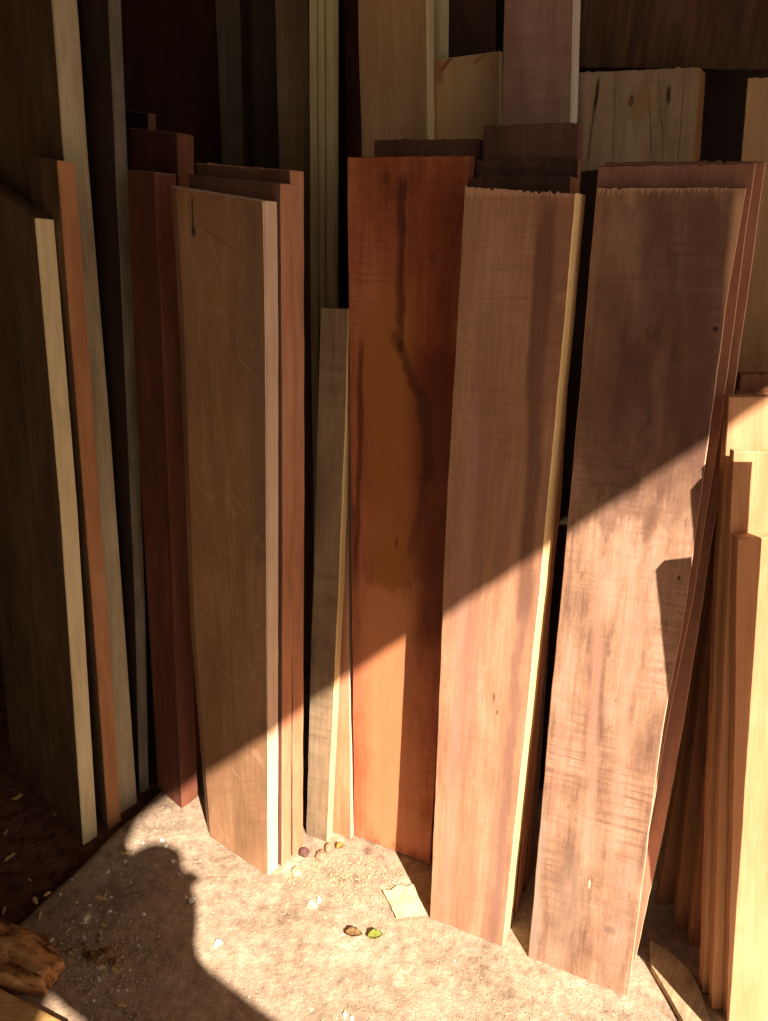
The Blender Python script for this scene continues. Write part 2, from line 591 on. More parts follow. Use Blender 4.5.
board('plank', pL3, [(-75, -70), (40, 812)], [(47, -60), (64, 157), (90, 450), (119, 812)], (W_OLIVE, W_GREYCREAM, W_GREYCREAM), outer=((52, 5), 78),
      z=SOIL, edge=('sawn_edge', 'whitish grey stained edge'), label='very tall dark plank with whitish grey stained edge running past the top')
T3 = BOARDS['very tall dark plank with whitish grey stained edge running past the top'][3]
pL4 = pL3.behind(T3 + 0.018)
board('plank', pL4, [(60, -70), (112, 798)], [(105, -60), (122, 300), (135, 600), (140, 798)], (W_BLACK, W_GREYBR, W_GREYBR), outer=((107, 5), 120),
      z=SOIL, edge=('sawn_edge', 'grey-brown edge'), label='tall nearly black plank with narrow grey-brown edge, right of whitish grey edge')
pL5 = Plane.base((158, 788), (182, 809), 8.5, 0)
board('plank', pL5, [(127, 170), (136, 400), (158, 788)], [(154, 172), (161, 300), (174, 620), (182, 809)], (W_REDDK, W_REDEDGE, W_GREYBR), outer=((174, 620), 192),
      label='narrow deep red-brown plank just left of the wide scratched brown plank')
pL6 = Plane(pL5.pt + pL5.back * 0.085, pL5.yaw, 8.0)
board('block', pL6, [(124, 127), (150, 788)], [(177, 133), (190, 788)], (W_DKRED, W_REDEDGE, W_REDEDGE), outer=((177, 133), 194),
      label='thick dark red plank rising behind the narrow red-brown plank', cat='board')
pL6b = pL6.behind(0.10)
board('block', pL6b, [(118, 111), (145, 788)], [(148, 113), (165, 788)], (W_BLACK, W_BROWN, W_BROWN), outer=((148, 113), 156),
      label='small dark board end showing above the thick dark red plank', cat='board')
pL7 = Plane.base((203, 832), (268, 876), 7.0)
F_ = Face(pL7, [(163, 185), (171, 300), (184, 620), (202, 832)], [(263, 201), (265, 300), (267, 620), (268, 876)])
W_TAN = wood('brown sawn timber', '866246', 'a67c5a', 'bb926e', saw=0.3, saw_scale=150, saw_rot=0.6,
             scratches=(-0.75, 'c6a482', 0.38, 13), mottle=0.4, 
    streaks=[F_.streak((252, 200), (262, 560), 0.022, '7c6850', 0.55, 0.03), F_.streak((192, 196), (193, 232), 0.0022, '3a2418', 0.85, 0.003),
             F_.streak((235, 250), (250, 420), 0.03, '8c6e54', 0.4, 0.05), F_.streak((195, 480), (215, 800), 0.03, '976a4a', 0.35, 0.05),
             F_.streak((197, 224), (237, 252), 0.003, '5a3a28', 0.5, 0.01)],
    knots=[F_.knot((193, 231), 0.006, 0.010, '3a2418', 0.85), F_.knot((258, 625), 0.003, 0.003, 'd8c0a0', 0.6)])
board('plank', pL7, [(163, 185), (171, 300), (184, 620), (202, 832)], [(263, 201), (265, 300), (267, 620), (268, 876)], (W_TAN, W_TANEDGE, W_TANEDGE),
      outer=((265, 300), 278), wane=(0.028, 0.016), edge=('sawn_edge', 'pale pinkish sawn edge'), label='wide brown plank with diagonal scratches and pale pinkish sawn edge')
T7 = BOARDS['wide brown plank with diagonal scratches and pale pinkish sawn edge'][3]
pL8 = pL7.behind(T7 + 0.004)
board('plank', pL8, [(188, 174), (215, 840)], [(281, 183), (283, 500), (282, 858)], (W_BROWN, W_ORG, W_BROWN), outer=((282, 300), 294),
      label='orange-brown plank directly behind the wide scratched brown plank')
T8 = BOARDS['orange-brown plank directly behind the wide scratched brown plank'][3]
pL9 = pL8.behind(T8 + 0.003)
board('plank', pL9, [(196, 163), (222, 840)], [(290, 170), (293, 500), (293, 850)], (W_BROWN, W_ORG, W_ORG), outer=((291, 300), 304),
      label='second orange-brown plank behind the wide scratched plank, standing slightly taller')

# narrow boards in the middle ----------------------------------------------
pM1 = Plane(floor_pt(316, 838), 24, 8.5)
board('lath', pM1, [(321, 308), (312, 620), (306, 836)], [(348, 309), (345, 440), (338, 600), (327, 840)], (W_GREYLATH, W_YEL, W_GREYLATH), t=0.02, outer=((338, 620), 343),
      edge=('sapwood_edge', 'bright yellow edge'), label='narrow grey-brown board with bright yellow edge, left of the red plank')
pM1b = pM1.behind(0.03)
board('lath', pM1b, [(322, 420), (310, 835)], [(347, 425), (351, 835)], (W_ORG, W_TANEDGE, W_ORG), t=0.02,
      label='short orange board tucked behind the narrow yellow-edged board')

# red plank and those behind it ----------------------------------------------
pM2 = Plane.base((354, 835), (430, 865), 6.0)
F_ = Face(pM2, [(347, 157), (350, 440), (354, 835)], [(469, 155), (450, 500), (430, 865)])
W_RED = wood('rich red orange timber', '7a3e28', 'aa6442', 'c27c58', saw=0.4, saw_scale=170, mottle=0.45, 
    streaks=[F_.streak((387, 300), (398, 640), 0.058, 'a86c36', 0.75, 0.05), F_.streak((393, 280), (415, 480), 0.045, 'b0703a', 0.5, 0.05),
             F_.streak((435, 350), (434, 640), 0.050, '5f2a1a', 0.75, 0.03), F_.streak((440, 170), (437, 400), 0.045, '7c3420', 0.5, 0.03),
             F_.streak((402, 180), (398, 350), 0.008, '44201a', 0.7, 0.03), F_.streak((399, 352), (426, 405), 0.013, '48241a', 0.62, 0.05),
             F_.streak((421, 395), (430, 470), 0.013, '4e281a', 0.6, 0.05), F_.streak((430, 460), (408, 560), 0.010, '5a2a1a', 0.45, 0.03),
             F_.streak((362, 340), (357, 560), 0.006, '4e2116', 0.7, 0.02), F_.streak((353, 500), (358, 640), 0.008, '5c2c22', 0.5, 0.02),
             F_.streak((358, 640), (362, 830), 0.02, '8a4a32', 0.4, 0.03), F_.streak((385, 590), (392, 850), 0.07, 'd08c62', 0.7, 0.06)],  # last streak paints the sunlit lower part paler
    knots=[F_.knot((387, 178), 0.010, 0.012, '5a2c1c', 0.4), F_.knot((433, 260), 0.008, 0.014, '4a1e12', 0.35), F_.knot((397, 543), 0.004, 0.012, '4a2416', 0.5), F_.knot((399, 345), 0.008, 0.014, '3c1c14', 0.6)])
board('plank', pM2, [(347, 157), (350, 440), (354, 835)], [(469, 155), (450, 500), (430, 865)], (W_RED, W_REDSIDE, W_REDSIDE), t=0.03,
      label='rich red-orange plank with a dark branching stain')
pM2b = pM2.behind(0.115)
board('plank', pM2b, [(374, 140), (372, 835)], [(481, 139), (434, 850)], (W_BROWN, W_BROWN, W_BROWN), t=0.028,
      label='dull brown plank peeking above the red-orange plank')

# mauve plank and its stack ----------------------------------------------
pM3 = Plane.base((430, 918), (503, 947), 8.0)
F_ = Face(pM3, [(465, 186), (447, 500), (430, 918)], [(576, 193), (568, 290), (539, 600), (503, 947)])
W_MAUVE = wood('mauve brown sawn timber', '8a624e', 'ae8062', 'c0967a', saw=0.4, saw_scale=190, mottle=0.3, 
    streaks=[F_.streak((550, 200), (523, 620), 0.013, '6c4638', 0.75, 0.02), F_.streak((523, 600), (494, 940), 0.009, '7e5a50', 0.55, 0.03),
             F_.streak((538, 230), (528, 400), 0.006, '5e3c30', 0.6, 0.015), F_.streak((500, 800), (489, 935), 0.014, '8a6454', 0.4, 0.04),
             F_.streak((565, 200), (545, 420), 0.014, '8e5f4e', 0.35, 0.03), F_.streak((490, 300), (462, 760), 0.022, '95695a', 0.4, 0.03),
             F_.streak((475, 400), (445, 910), 0.012, 'b48c7a', 0.35, 0.02)],
    knots=[F_.knot((566, 297), 0.020, 0.010, 'b58d68', 0.6), F_.knot((493, 697), 0.002, 0.012, '5a3a2c', 0.7), F_.knot((496, 712), 0.002, 0.006, '5a3a2c', 0.7)],
    fray=(F_.at((520, 192))[1], 'd0aa88', 0.6))
board('plank', pM3, [(465, 186), (447, 500), (430, 918)], [(576, 193), (568, 290), (539, 600), (503, 947)], (W_MAUVE, W_YEL, W_DKBROWN),
      outer=((539, 600), 548), fuzz=0.0025, edge=('sapwood_edge', 'bright yellow sapwood edge'), label='mauve-brown plank with bright yellow right edge')
T3 = BOARDS['mauve-brown plank with bright yellow right edge'][3]
pM3b = pM3.behind(T3 + 0.003)
board('plank', pM3b, [(471, 178), (449, 900)], [(572, 176), (555, 500), (514, 935)], (W_DKBROWN, W_ORG, W_DKBROWN), outer=((555, 500), 562), fuzz=0.003,
      label='brown plank directly behind the mauve plank, with light brown edge')
pM3c = pM3b.behind(BOARDS['brown plank directly behind the mauve plank, with light brown edge'][3] + 0.003)
board('plank', pM3c, [(476, 160), (450, 900)], [(579, 159), (525, 900)], (W_DKBROWN, W_PALESIDE, W_DKBROWN), t=0.026, fuzz=0.005,
      label='rough dark plank third in the stack behind the mauve plank')
pM3d = pM3c.behind(0.032)
board('plank', pM3d, [(484, 126), (455, 890)], [(580, 122), (530, 890)], (W_BROWN, W_BROWN, W_DKBROWN), t=0.03, fuzz=0.003,
      label='tallest dark red-brown plank at the back of the mauve plank stack')

# big purple brown plank and its stack ----------------------------------------
pM4 = Plane.base((528, 957), (628, 997), 9.0)
F_ = Face(pM4, [(597, 187), (570, 500), (551, 700), (528, 957)], [(747, 187), (727, 300), (710, 430), (684, 620), (666, 712), (649, 830), (628, 997)])
W_DUSK = wood('purple brown sawn timber', '745444', 'a07a60', 'b8927a', saw=0.7, saw_scale=130, mottle=0.9, broad=1.6, flecks=0.6, 
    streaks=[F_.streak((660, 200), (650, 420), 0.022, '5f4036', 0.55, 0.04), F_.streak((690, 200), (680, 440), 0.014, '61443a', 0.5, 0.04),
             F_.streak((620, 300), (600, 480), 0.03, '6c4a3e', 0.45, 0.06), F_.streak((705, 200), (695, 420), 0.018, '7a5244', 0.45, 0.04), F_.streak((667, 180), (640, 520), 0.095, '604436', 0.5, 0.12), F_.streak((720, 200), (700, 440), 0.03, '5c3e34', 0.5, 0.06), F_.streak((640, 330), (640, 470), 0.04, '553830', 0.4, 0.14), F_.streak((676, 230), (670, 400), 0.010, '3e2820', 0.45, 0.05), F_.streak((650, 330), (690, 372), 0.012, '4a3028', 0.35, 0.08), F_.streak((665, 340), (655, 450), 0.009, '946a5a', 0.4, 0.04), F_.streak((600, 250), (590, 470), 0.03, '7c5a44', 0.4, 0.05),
             F_.streak((540, 800), (531, 955), 0.016, 'b0a090', 0.42, 0.05), F_.streak((600, 560), (588, 840), 0.010, 'bd8c76', 0.5, 0.03),
             F_.streak((637, 600), (612, 860), 0.012, 'c0907a', 0.45, 0.04), F_.streak((570, 640), (556, 800), 0.012, 'b88a74', 0.4, 0.03),
             F_.streak((575, 860), (560, 950), 0.03, '8c7462', 0.45, 0.06), F_.streak((625, 850), (608, 985), 0.024, '957866', 0.45, 0.06),
             F_.streak((744, 188), (732, 320), 0.0125, 'd6ac88', 0.95, 0.006)],
    knots=[F_.knot((715, 329), 0.003, 0.004, '2e1c14', 0.9), F_.knot((679, 578), 0.003, 0.004, '2e1c14', 0.9), F_.knot((589, 884), 0.0025, 0.012, 'd8c4a4', 0.8), F_.knot((592, 880), 0.0012, 0.008, '4a3226', 0.8),
           F_.knot((610, 930), 0.012, 0.010, '6c564a', 0.5)],
    fray=(F_.at((670, 187))[1], 'd4ac88', 0.65))
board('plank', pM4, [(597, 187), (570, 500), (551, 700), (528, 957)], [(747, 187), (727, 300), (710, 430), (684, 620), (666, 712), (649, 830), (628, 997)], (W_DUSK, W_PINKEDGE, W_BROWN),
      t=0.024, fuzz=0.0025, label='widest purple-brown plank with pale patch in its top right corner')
pM4b = pM4.behind(0.027)
board('plank', pM4b, [(598, 166), (540, 940)], [(756, 163), (738, 300), (720, 430), (693, 600), (666, 735), (646, 850), (622, 985)], (W_REDPINK, W_PINKEDGE, W_BROWN), t=0.024,
      label='reddish plank right behind the widest purple-brown plank')
pM4c = pM4b.behind(0.027)
board('plank', pM4c, [(605, 162), (560, 930)], [(766, 161), (747, 300), (729, 430), (703, 600), (684, 722), (663, 835), (634, 965)], (W_REDPINK, W_PINKEDGE, W_BROWN), t=0.022,
      label='third reddish plank behind the widest purple-brown plank')

# pale stack on the right ------------------------------------------------------
def rplank(foot, left, top_right, mats, lean=8.0, yaw=2.0, t=0.02, label=None, right=860, **k):
    pl = Plane(floor_pt(*foot), yaw, lean)
    fx, fy = project(pl.hit((right, foot[1])))
    return board('pale_plank', pl, left + [foot], [(right + 55, top_right), (right, foot[1])], mats, t=t, label=label, **k)
GR = 'pale planks stacked on the right'
rplank((658, 904), [(741, 374), (706, 600)], 374, (W_PALESHADED, W_PALESIDE, W_PALESHADED), label='rearmost plank of the right stack, its shaded strip standing next to the purple-brown plank', group=GR)
rplank((676, 929), [(737, 393), (712, 600), (686.5, 800)], 393, (W_PALESHADED, W_PALESIDE, W_PALESHADED), label='second rearmost plank of the right stack, slightly lower than the rearmost', group=GR)
rplank((690, 946), [(732, 396), (712, 700)], 396, (W_PALESHADED, W_PALESIDE, W_PALESHADED), t=0.018, label='third plank from the rear of the right stack, a thin reddish shaded strip', group=GR)
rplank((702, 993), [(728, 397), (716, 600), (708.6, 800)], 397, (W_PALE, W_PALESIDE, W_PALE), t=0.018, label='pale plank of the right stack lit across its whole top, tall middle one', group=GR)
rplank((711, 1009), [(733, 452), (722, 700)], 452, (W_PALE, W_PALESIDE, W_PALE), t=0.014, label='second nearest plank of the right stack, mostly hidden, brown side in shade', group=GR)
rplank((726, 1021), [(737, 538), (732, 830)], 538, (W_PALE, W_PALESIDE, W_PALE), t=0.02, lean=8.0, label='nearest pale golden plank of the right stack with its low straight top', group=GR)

# two unseen laths added further right, outlined to throw shade across the stacks
pK = Plane((0.62, 0.69, 0), 2.0, 8.0)
def shade_point(pl, px):
    P = pM4.hit(px)
    return P - SUN_DIR * ((pl.pt - P).dot(pl.n) / (-SUN_DIR).dot(pl.n))
def shade_lath(pl, A_, F_, w, lab):
    board('lath', pl, [project(A_), project(F_)], [project(A_ + pl.e * w), project(F_ + pl.e * w)], (W_PALE2, W_PALESIDE, W_PALE2), t=0.018, fuzz=0.0008, label=lab)
A_, B_ = shade_point(pK, (655, 570)), shade_point(pK, (667, 690))
F_ = A_ + (B_ - A_) * (A_.z / (A_.z - B_.z))
shade_lath(pK, A_, F_, 0.030, 'short unseen lath added for its shade right of the pale stack')
pK2 = pK.behind(0.024)
A2_ = shade_point(pK2, (690, 490))
F2_ = F_ + pK.back * 0.024 + pK.e * 0.006
F2_ -= pK.u * (F2_.z / pK.u.z)
shade_lath(pK2, A2_, F2_, 0.028, 'taller unseen lath added for its shade right of the pale stack')

# tall timber behind -----------------------------------------------------------
def back_board(q, left, right, mats, label, lean=3.0, yaw=0.0, name='plank', **k):
    return board(name, wall_plane(q, lean, yaw), left, right, mats, label=label, **k)
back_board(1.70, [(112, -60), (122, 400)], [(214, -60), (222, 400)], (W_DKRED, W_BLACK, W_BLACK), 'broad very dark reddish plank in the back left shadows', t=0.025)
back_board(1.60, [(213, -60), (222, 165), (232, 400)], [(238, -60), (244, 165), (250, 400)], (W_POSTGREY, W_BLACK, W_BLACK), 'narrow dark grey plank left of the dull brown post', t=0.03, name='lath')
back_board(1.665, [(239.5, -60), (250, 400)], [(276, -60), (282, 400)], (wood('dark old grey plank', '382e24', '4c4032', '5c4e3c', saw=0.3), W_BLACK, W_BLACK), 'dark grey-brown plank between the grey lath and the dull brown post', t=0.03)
back_board(1.52, [(273, -60), (279, 165), (285, 400)], [(308, -60), (310, 165), (312, 400)], (W_POST, W_BLACK, W_BLACK), 'dull brown old post behind the scratched plank', t=0.06, name='post')
for k, (x0, x1, lab) in enumerate(((309, 316.6, 'leftmost of the three thin pale greenish battens'), (317.8, 324.0, 'middle of the three thin pale greenish battens'), (325.4, 333.5, 'rightmost of the three thin pale greenish battens'))):
    back_board(1.50, [(x0, -60), (x0 + 1.5, 300), (x0 + 4, 500)], [(x1, -60), (x1 + 0.6, 300), (x1 + 1.5, 500)], W_GREENISH, lab, t=0.02, name='batten', fuzz=0.001, jit=0.0002,
               group='greenish battens behind the narrow board')
back_board(1.62, [(344, -60), (349, 400)], [(359, -60), (362, 400)], W_DKRED, 'dark red post in the gap left of the pale tan board', t=0.04, name='post')
back_board(1.48, [(356, -60), (362, 160), (370, 400)], [(427, -60), (428, 140), (430, 400)], (W_PALE2, W_PINEEDGE, W_PINEEDGE), 'tall pale tan board above the red-orange plank', t=0.025, outer=((427, 20), 434))
back_board(1.56, [(426, -60), (428, 400)], [(446, -60), (442, 400)], W_GREENISH, 'pale greenish board edge behind the pale tan board', t=0.02, name='batten')
F_ = Face(wall_plane(1.52, 3.0), [(434, 60), (433, 400)], [(500, 51), (499, 140), (497, 400)])
W_PINE = wood('fresh pine', 'c49c6a', 'd6b282', 'e2c498', saw=0.05, mottle=0.25, rough=0.6, 
    streaks=[F_.streak((436, 58), (438, 85), 0.012, '96503a', 0.7, 0.01), F_.streak((452, 56), (440, 72), 0.006, '8e4630', 0.8, 0.01), F_.streak((490, 50), (476, 62), 0.005, 'a86a48', 0.6, 0.01), F_.streak((436, 70), (436, 140), 0.004, 'b98566', 0.5, 0.004)])
back_board(1.52, [(434, 60), (433, 400)], [(500, 51), (499, 140), (497, 400)], (W_PINE, W_PINEEDGE, W_PINEEDGE), 'short fresh pine board with pinkish edge and slanted top', t=0.02, outer=((500, 60), 503), fuzz=0.0006)
back_board(1.66, [(444, -60), (446, 400)], [(492, -60), (488, 400)], W_DKBROWN, 'dark brown board above the short pine board', t=0.03)
back_board(1.46, [(505, -60), (502, 120), (497, 400)], [(575, -60), (571, 120), (560, 400)], (W_PINKTAN, W_WHITE, W_WHITE), 'tall pinkish tan board with whitish right edge', edge=('sawn_edge', 'whitish edge'), t=0.02, outer=((573, 20), 579))
F_ = Face(wall_plane(1.54, 3), [(568, 73), (540, 400)], [(700, 67), (694, 160), (670, 400)])
W_GREYWEATH = wood('weathered grey tan board', '857258', 'a68f70', 'b8a284', saw=0.35, saw_scale=70, mottle=0.35, broad=1.2, 
    streaks=[F_.streak((599, 78), (594, 112), 0.0035, '20150e', 0.9, 0.008), F_.streak((594, 112), (588, 160), 0.0018, '3a2a1c', 0.7, 0.008), F_.streak((669, 86), (668, 104), 0.004, '20150e', 0.85, 0.006),
             F_.streak((632, 110), (630, 165), 0.006, 'b8a898', 0.45, 0.02), F_.streak((647, 85), (652, 165), 0.0016, '5c4632', 0.7, 0.012), F_.streak((658, 75), (664, 165), 0.0014, '5c4632', 0.6, 0.01),
             F_.streak((616, 75), (612, 165), 0.0014, '5c4632', 0.55, 0.01), F_.streak((684, 72), (678, 165), 0.0014, '5c4632', 0.6, 0.01), F_.streak((575, 75), (577, 165), 0.012, '7a6850', 0.5, 0.02),
             F_.streak((643, 88), (648, 112), 0.016, 'a8845c', 0.5, 0.01)],
    knots=[F_.knot((632, 101), 0.006, 0.011, '4a2c18', 0.85), F_.knot((640, 104), 0.02, 0.03, 'a07848', 0.35)])
back_board(1.54, [(568, 73), (540, 400)], [(700, 67), (694, 160), (670, 400)], (W_GREYWEATH, W_PALESIDE, W_GREYWEATH), 'weathered grey-tan board with dark cracks and a knot', t=0.025, outer=((700, 70), 707), lean=3)
back_board(1.40, [(558, 174), (540, 400)], [(612, 168), (600, 400)], (W_BLACK, W_BLACK, W_BLACK), 'added black filler board darkening the gap between the mauve and the purple-brown planks', t=0.02, lean=3)  # filler added so the gap reads as dark shade
back_board(1.44, [(748, 78), (741, 160), (728, 375)], [(850, 76), (800, 375)], (W_PALE2, W_PINEEDGE, W_PALE2), 'pale tan board at the far right behind the reddish planks', t=0.025, lean=6)

# the wide board lying sideways against the wall, upper right
def crossboard():
    pl = wall_plane(1.69, 0.5)
    Mx = Matrix((pl.e, pl.back, pl.u)).transposed()
    pts = [pl.hit(p) for p in ((560, 67), (800, 69.5), (800, -70), (560, -70))]
    org = pts[0].copy()
    Mi = Mx.inverted()
    q = [Mi @ (p - org) for p in pts]
    bm = bmesh.new()
    n = 30
    F, B = [], []
    rnd = random.Random(8)
    for i in range(n + 1):
        a, b = q[0].lerp(q[1], i / n), q[3].lerp(q[2], i / n)
        dz = rnd.uniform(-0.001, 0.001)
        F.append((bm.verts.new((a.x, 0, a.z + dz)), bm.verts.new((b.x, 0, b.z))))
        B.append((bm.verts.new((a.x, 0.03, a.z + dz)), bm.verts.new((b.x, 0.03, b.z))))
    for i in range(n):
        bm.faces.new((F[i][0], F[i + 1][0], F[i + 1][1], F[i][1]))
        bm.faces.new((B[i][1], B[i + 1][1], B[i + 1][0], B[i][0]))
        bm.faces.new((B[i][0], B[i + 1][0], F[i + 1][0], F[i][0]))
        bm.faces.new((F[i][1], F[i + 1][1], B[i + 1][1], B[i][1]))
    bm.faces.new((F[0][0], F[0][1], B[0][1], B[0][0]))
    bm.faces.new((F[n][1], F[n][0], B[n][0], B[n][1]))
    o = link('crosswise_board', bm, wood('dark brown ribbed board', '3c2a1d', '5a3f2a', '7a5a40', saw=0.0, grain=0.55, broad=2.5, mottle=0.1))
    o.matrix_world = Matrix.Translation(org) @ Mx.to_4x4()
    tag(o, 'wide dark brown board fixed crosswise in the upper right', 'board')
crossboard()

# ------------------------------------------------------------------ scraps on the floor
def flat_piece(name, px, z0, t, mat, label, cat, tilt=(0, 0), jag=0.0, seed=1):
    """a flat offcut lying on the floor; outline in photo pixels cast on the floor"""
    rnd = random.Random(seed)
    P = [floor_pt(x, y, z0 + t) for x, y in px]
    out = []
    for i, p in enumerate(P):
        q = P[(i + 1) % len(P)]
        k = max(1, int((q - p).length / 0.008)) if jag else 1
        for j in range(k):
            r = p.lerp(q, j / k)
            if j:
                r += Vector((rnd.uniform(-jag, jag), rnd.uniform(-jag, jag), 0))
            out.append(r)
    c = sum(out, Vector()) / len(out)
    bm = bmesh.new()
    tp = [bm.verts.new((p.x - c.x, p.y - c.y, t + tilt[0] * (p.x - c.x) + tilt[1] * (p.y - c.y))) for p in out]
    bt = [bm.verts.new((p.x - c.x, p.y - c.y, max(-0.002, v.co.z - t))) for p, v in zip(out, tp)]
    bm.faces.new(tp)
    bm.faces.new(bt[::-1])
    for i in range(len(tp)):
        k = (i + 1) % len(tp)
        bm.faces.new((tp[i], bt[i], bt[k], tp[k]))
    bmesh.ops.recalc_face_normals(bm, faces=bm.faces)
    o = link(name, bm, mat)
    o.location = (c.x, c.y, z0)
    tag(o, label, cat)
    return o
def flatwood(name, d, m_, l, rotz):
    m = NT(name)
    co = m.n('ShaderNodeTexCoord').outputs['Object']
    g = m.noise(m.mapping(co, (1, 0.06, 1), (0, 0, 0), (0, 0, rotz)), 160, 5, 0.6)
    b = m.noise(co, 30, 4)
    f = m.math('ADD', m.math('MULTIPLY', g, 0.55), m.math('MULTIPLY', b, 0.45))
    m.l(m.ramp(f, [(0.36, srgb(d)), (0.5, srgb(m_)), (0.64, srgb(l))]), m.b.inputs['Base Color'])
    m.b.inputs['Roughness'].default_value = 0.85
    m.bump(g, 0.5, 0.001)
    return m.m
W_SCRAP = flatwood('grey tan scrap wood', '7d6a52', 'a08b6c', 'b8a483', 0.6)
W_CHIP = flatwood('pale straw wood', 'b59a70', 'd0b88c', 'e2cfa8', 0.4)
flat_piece('offcut', [(650, 940), (668, 950), (688, 968), (700, 990), (716, 1040), (694, 1040), (672, 1000), (652, 966)], 0.0, 0.014, W_SCRAP,
           'pointed grey tan offcut lying at the foot of the right stack', 'offcut')
flat_piece('offcut', [(383, 890), (391, 890), (397, 885), (408, 886), (413, 884), (426, 914), (410, 915), (396, 917)], 0.0, 0.005, W_CHIP,
           'flat straw-coloured offcut at the foot of the red-orange plank', 'offcut', jag=0.001, seed=4)

def slab_offcut():
    """bark-side slab offcut at the lower left: flat sawn underside, humped rough top"""
    a, b = floor_pt(-80, 917), floor_pt(56, 982)
    d = (b - a); L = d.length; d.normalize()
    s = Vector((-d.y, d.x, 0))
    from mathutils import noise as mn
    bm = bmesh.new()
    n, m = 46, 22
    rows = []
    for i in range(n + 1):
        u = i / n
        w = 0.055 * (0.85 + 0.15 * u) * (1 if u < 0.82 else 1 - 0.5 * (u - 0.82) / 0.18) + mn.noise(Vector((u * 9, 1, 0))) * 0.006
        row = []
        for j in range(m + 1):
            th = pi * j / m
            h = 0.040 * (sin(th) ** 0.4 if sin(th) > 0 else 0) * (1 + 0.25 * mn.noise(Vector((u * 6, th * 1.5, 2))))
            x = L * u
            y = w * cos(th)
            nz = mn.noise(Vector((x * 18, y * 40, 3))) * 0.006 + mn.noise(Vector((x * 60, y * 130, 5))) * 0.003
            row.append(bm.verts.new((x + mn.noise(Vector((j * 0.5, 0, 7))) * 0.012 * (u > 0.7), y, 0.003 + h + nz * sin(th))))
        rows.append(row)
    for i in range(n):
        for j in range(m):
            f = bm.faces.new((rows[i][j], rows[i + 1][j], rows[i + 1][j + 1], rows[i][j + 1]))
            f.smooth = True
        bm.faces.new((rows[i][0], rows[i][m], rows[i + 1][m], rows[i + 1][0]))
    bm.faces.new(rows[0])
    bm.faces.new(rows[n][::-1])
    bmesh.ops.recalc_face_normals(bm, faces=bm.faces)
    mt = NT('rough orange brown slab wood')
    co = mt.n('ShaderNodeTexCoord').outputs['Object']
    g = mt.noise(mt.mapping(co, (0.12, 1, 1)), 120, 6, 0.65)
    b2 = mt.noise(mt.mapping(co, (0.5, 1, 1)), 28, 5, 0.6, 1.0)
    f = mt.math('ADD', mt.math('MULTIPLY', g, 0.45), mt.math('MULTIPLY', b2, 0.55))
    mt.l(mt.ramp(f, [(0.40, srgb('553620')), (0.47, srgb('a87444')), (0.58, srgb('cf9c66'))]), mt.b.inputs['Base Color'])
    mt.b.inputs['Roughness'].default_value = 0.9
    mt.bump(f, 0.9, 0.006)
    o = link('slab_offcut', bm, mt.m)
    o.matrix_world = Matrix.Translation(a) @ Matrix((d, s, Vector((0, 0, 1)))).transposed().to_4x4()
    tag(o, 'rough humped slab offcut lying in the lower left corner', 'offcut')
    # pale sawn stick in front of it
    a2, b2_ = floor_pt(-70, 950, 0.03), floor_pt(68, 1024, 0.03)
    a2.z = b2_.z = 0.0
    bm = box_bm((0, -0.10, 0.0), ((b2_ - a2).length, -0.0, 0.03))
    bmesh.ops.bevel(bm, geom=list(bm.edges), offset=0.003, segments=2, affect='EDGES')
    d2 = (b2_ - a2).normalized()
    o = link('plank_offcut', bm, flatwood('pale golden offcut', 'a87c48', 'c79a60', 'd8b07a', 1.2))
    o.matrix_world = Matrix.Translation(a2) @ Matrix((d2, Vector((-d2.y, d2.x, 0)), Vector((0, 0, 1)))).transposed().to_4x4()
    tag(o, 'pale golden squared offcut in front of the humped slab', 'offcut')
slab_offcut()

def lump(name, px, size, mat, label, cat, seed=0, z=0.0, squash=0.6, group=None):
    from mathutils import noise as mn
    bm = bmesh.new()
    bmesh.ops.create_icosphere(bm, subdivisions=3, radius=1)
    for v in bm.verts:
        k = 1 + 0.35 * mn.noise(v.co * 1.3 + Vector((seed * 5.1, 0, 0))) + 0.12 * mn.noise(v.co * 4 + Vector((0, seed, 0)))
        v.co = Vector((v.co.x * size[0] * k, v.co.y * size[1] * k, max(-0.35, v.co.z) * size[2] * k))
    lo = min(v.co.z for v in bm.verts)
    for v in bm.verts:
        v.co.z -= lo
    o = link(name, bm, mat, smooth=True)
    o.location = floor_pt(px[0], px[1], z)
    o.location.z = z - 0.003
    tag(o, label, cat, group)
    return o
def plain(name, c, rough=0.9):
    m = NT(name)
    co = m.n('ShaderNodeTexCoord').outputs['Object']
    a = m.noise(co, 120, 4)
    c1 = srgb(c)
    m.l(m.ramp(a, [(0.3, tuple(v * 0.7 for v in c1[:3]) + (1,)), (0.7, tuple(min(1, v * 1.15) for v in c1[:3]) + (1,))]), m.b.inputs['Base Color'])
    m.b.inputs['Roughness'].default_value = rough
    m.bump(a, 0.6, 0.001)
    return m.m
M_STONE = plain('dark purplish pebble', '6a4a44')
M_CLOD = plain('tan clod', 'a08468')
M_CLOD2 = plain('pale clod', 'cbb592')
lump('pebble', (304, 853), (0.011, 0.010, 0.012), M_STONE, 'dark purplish pebble at the foot of the orange-brown planks', 'stone', 1)
lump('clod', (321, 856), (0.011, 0.014, 0.010), M_CLOD, 'brown dirt clod right of the dark pebble', 'clod', 2)
lump('clod', (328, 848), (0.008, 0.012, 0.009), M_CLOD, 'smaller brown dirt clod at the foot of the yellow-edged board', 'clod', 3)
lump('clod', (296, 872), (0.010, 0.012, 0.007), M_CLOD2, 'pale dirt clod by the orange-brown planks', 'clod', 4)
lump('clod', (312, 905), (0.012, 0.010, 0.004), M_CLOD2, 'whitish flat clod in the middle of the sunlit floor', 'clod', 5)
lump('clod', (100, 967), (0.0105, 0.0061, 0.0045), M_CLOD2, 'pale knobbly clod among the debris in the shade', 'clod', 6)
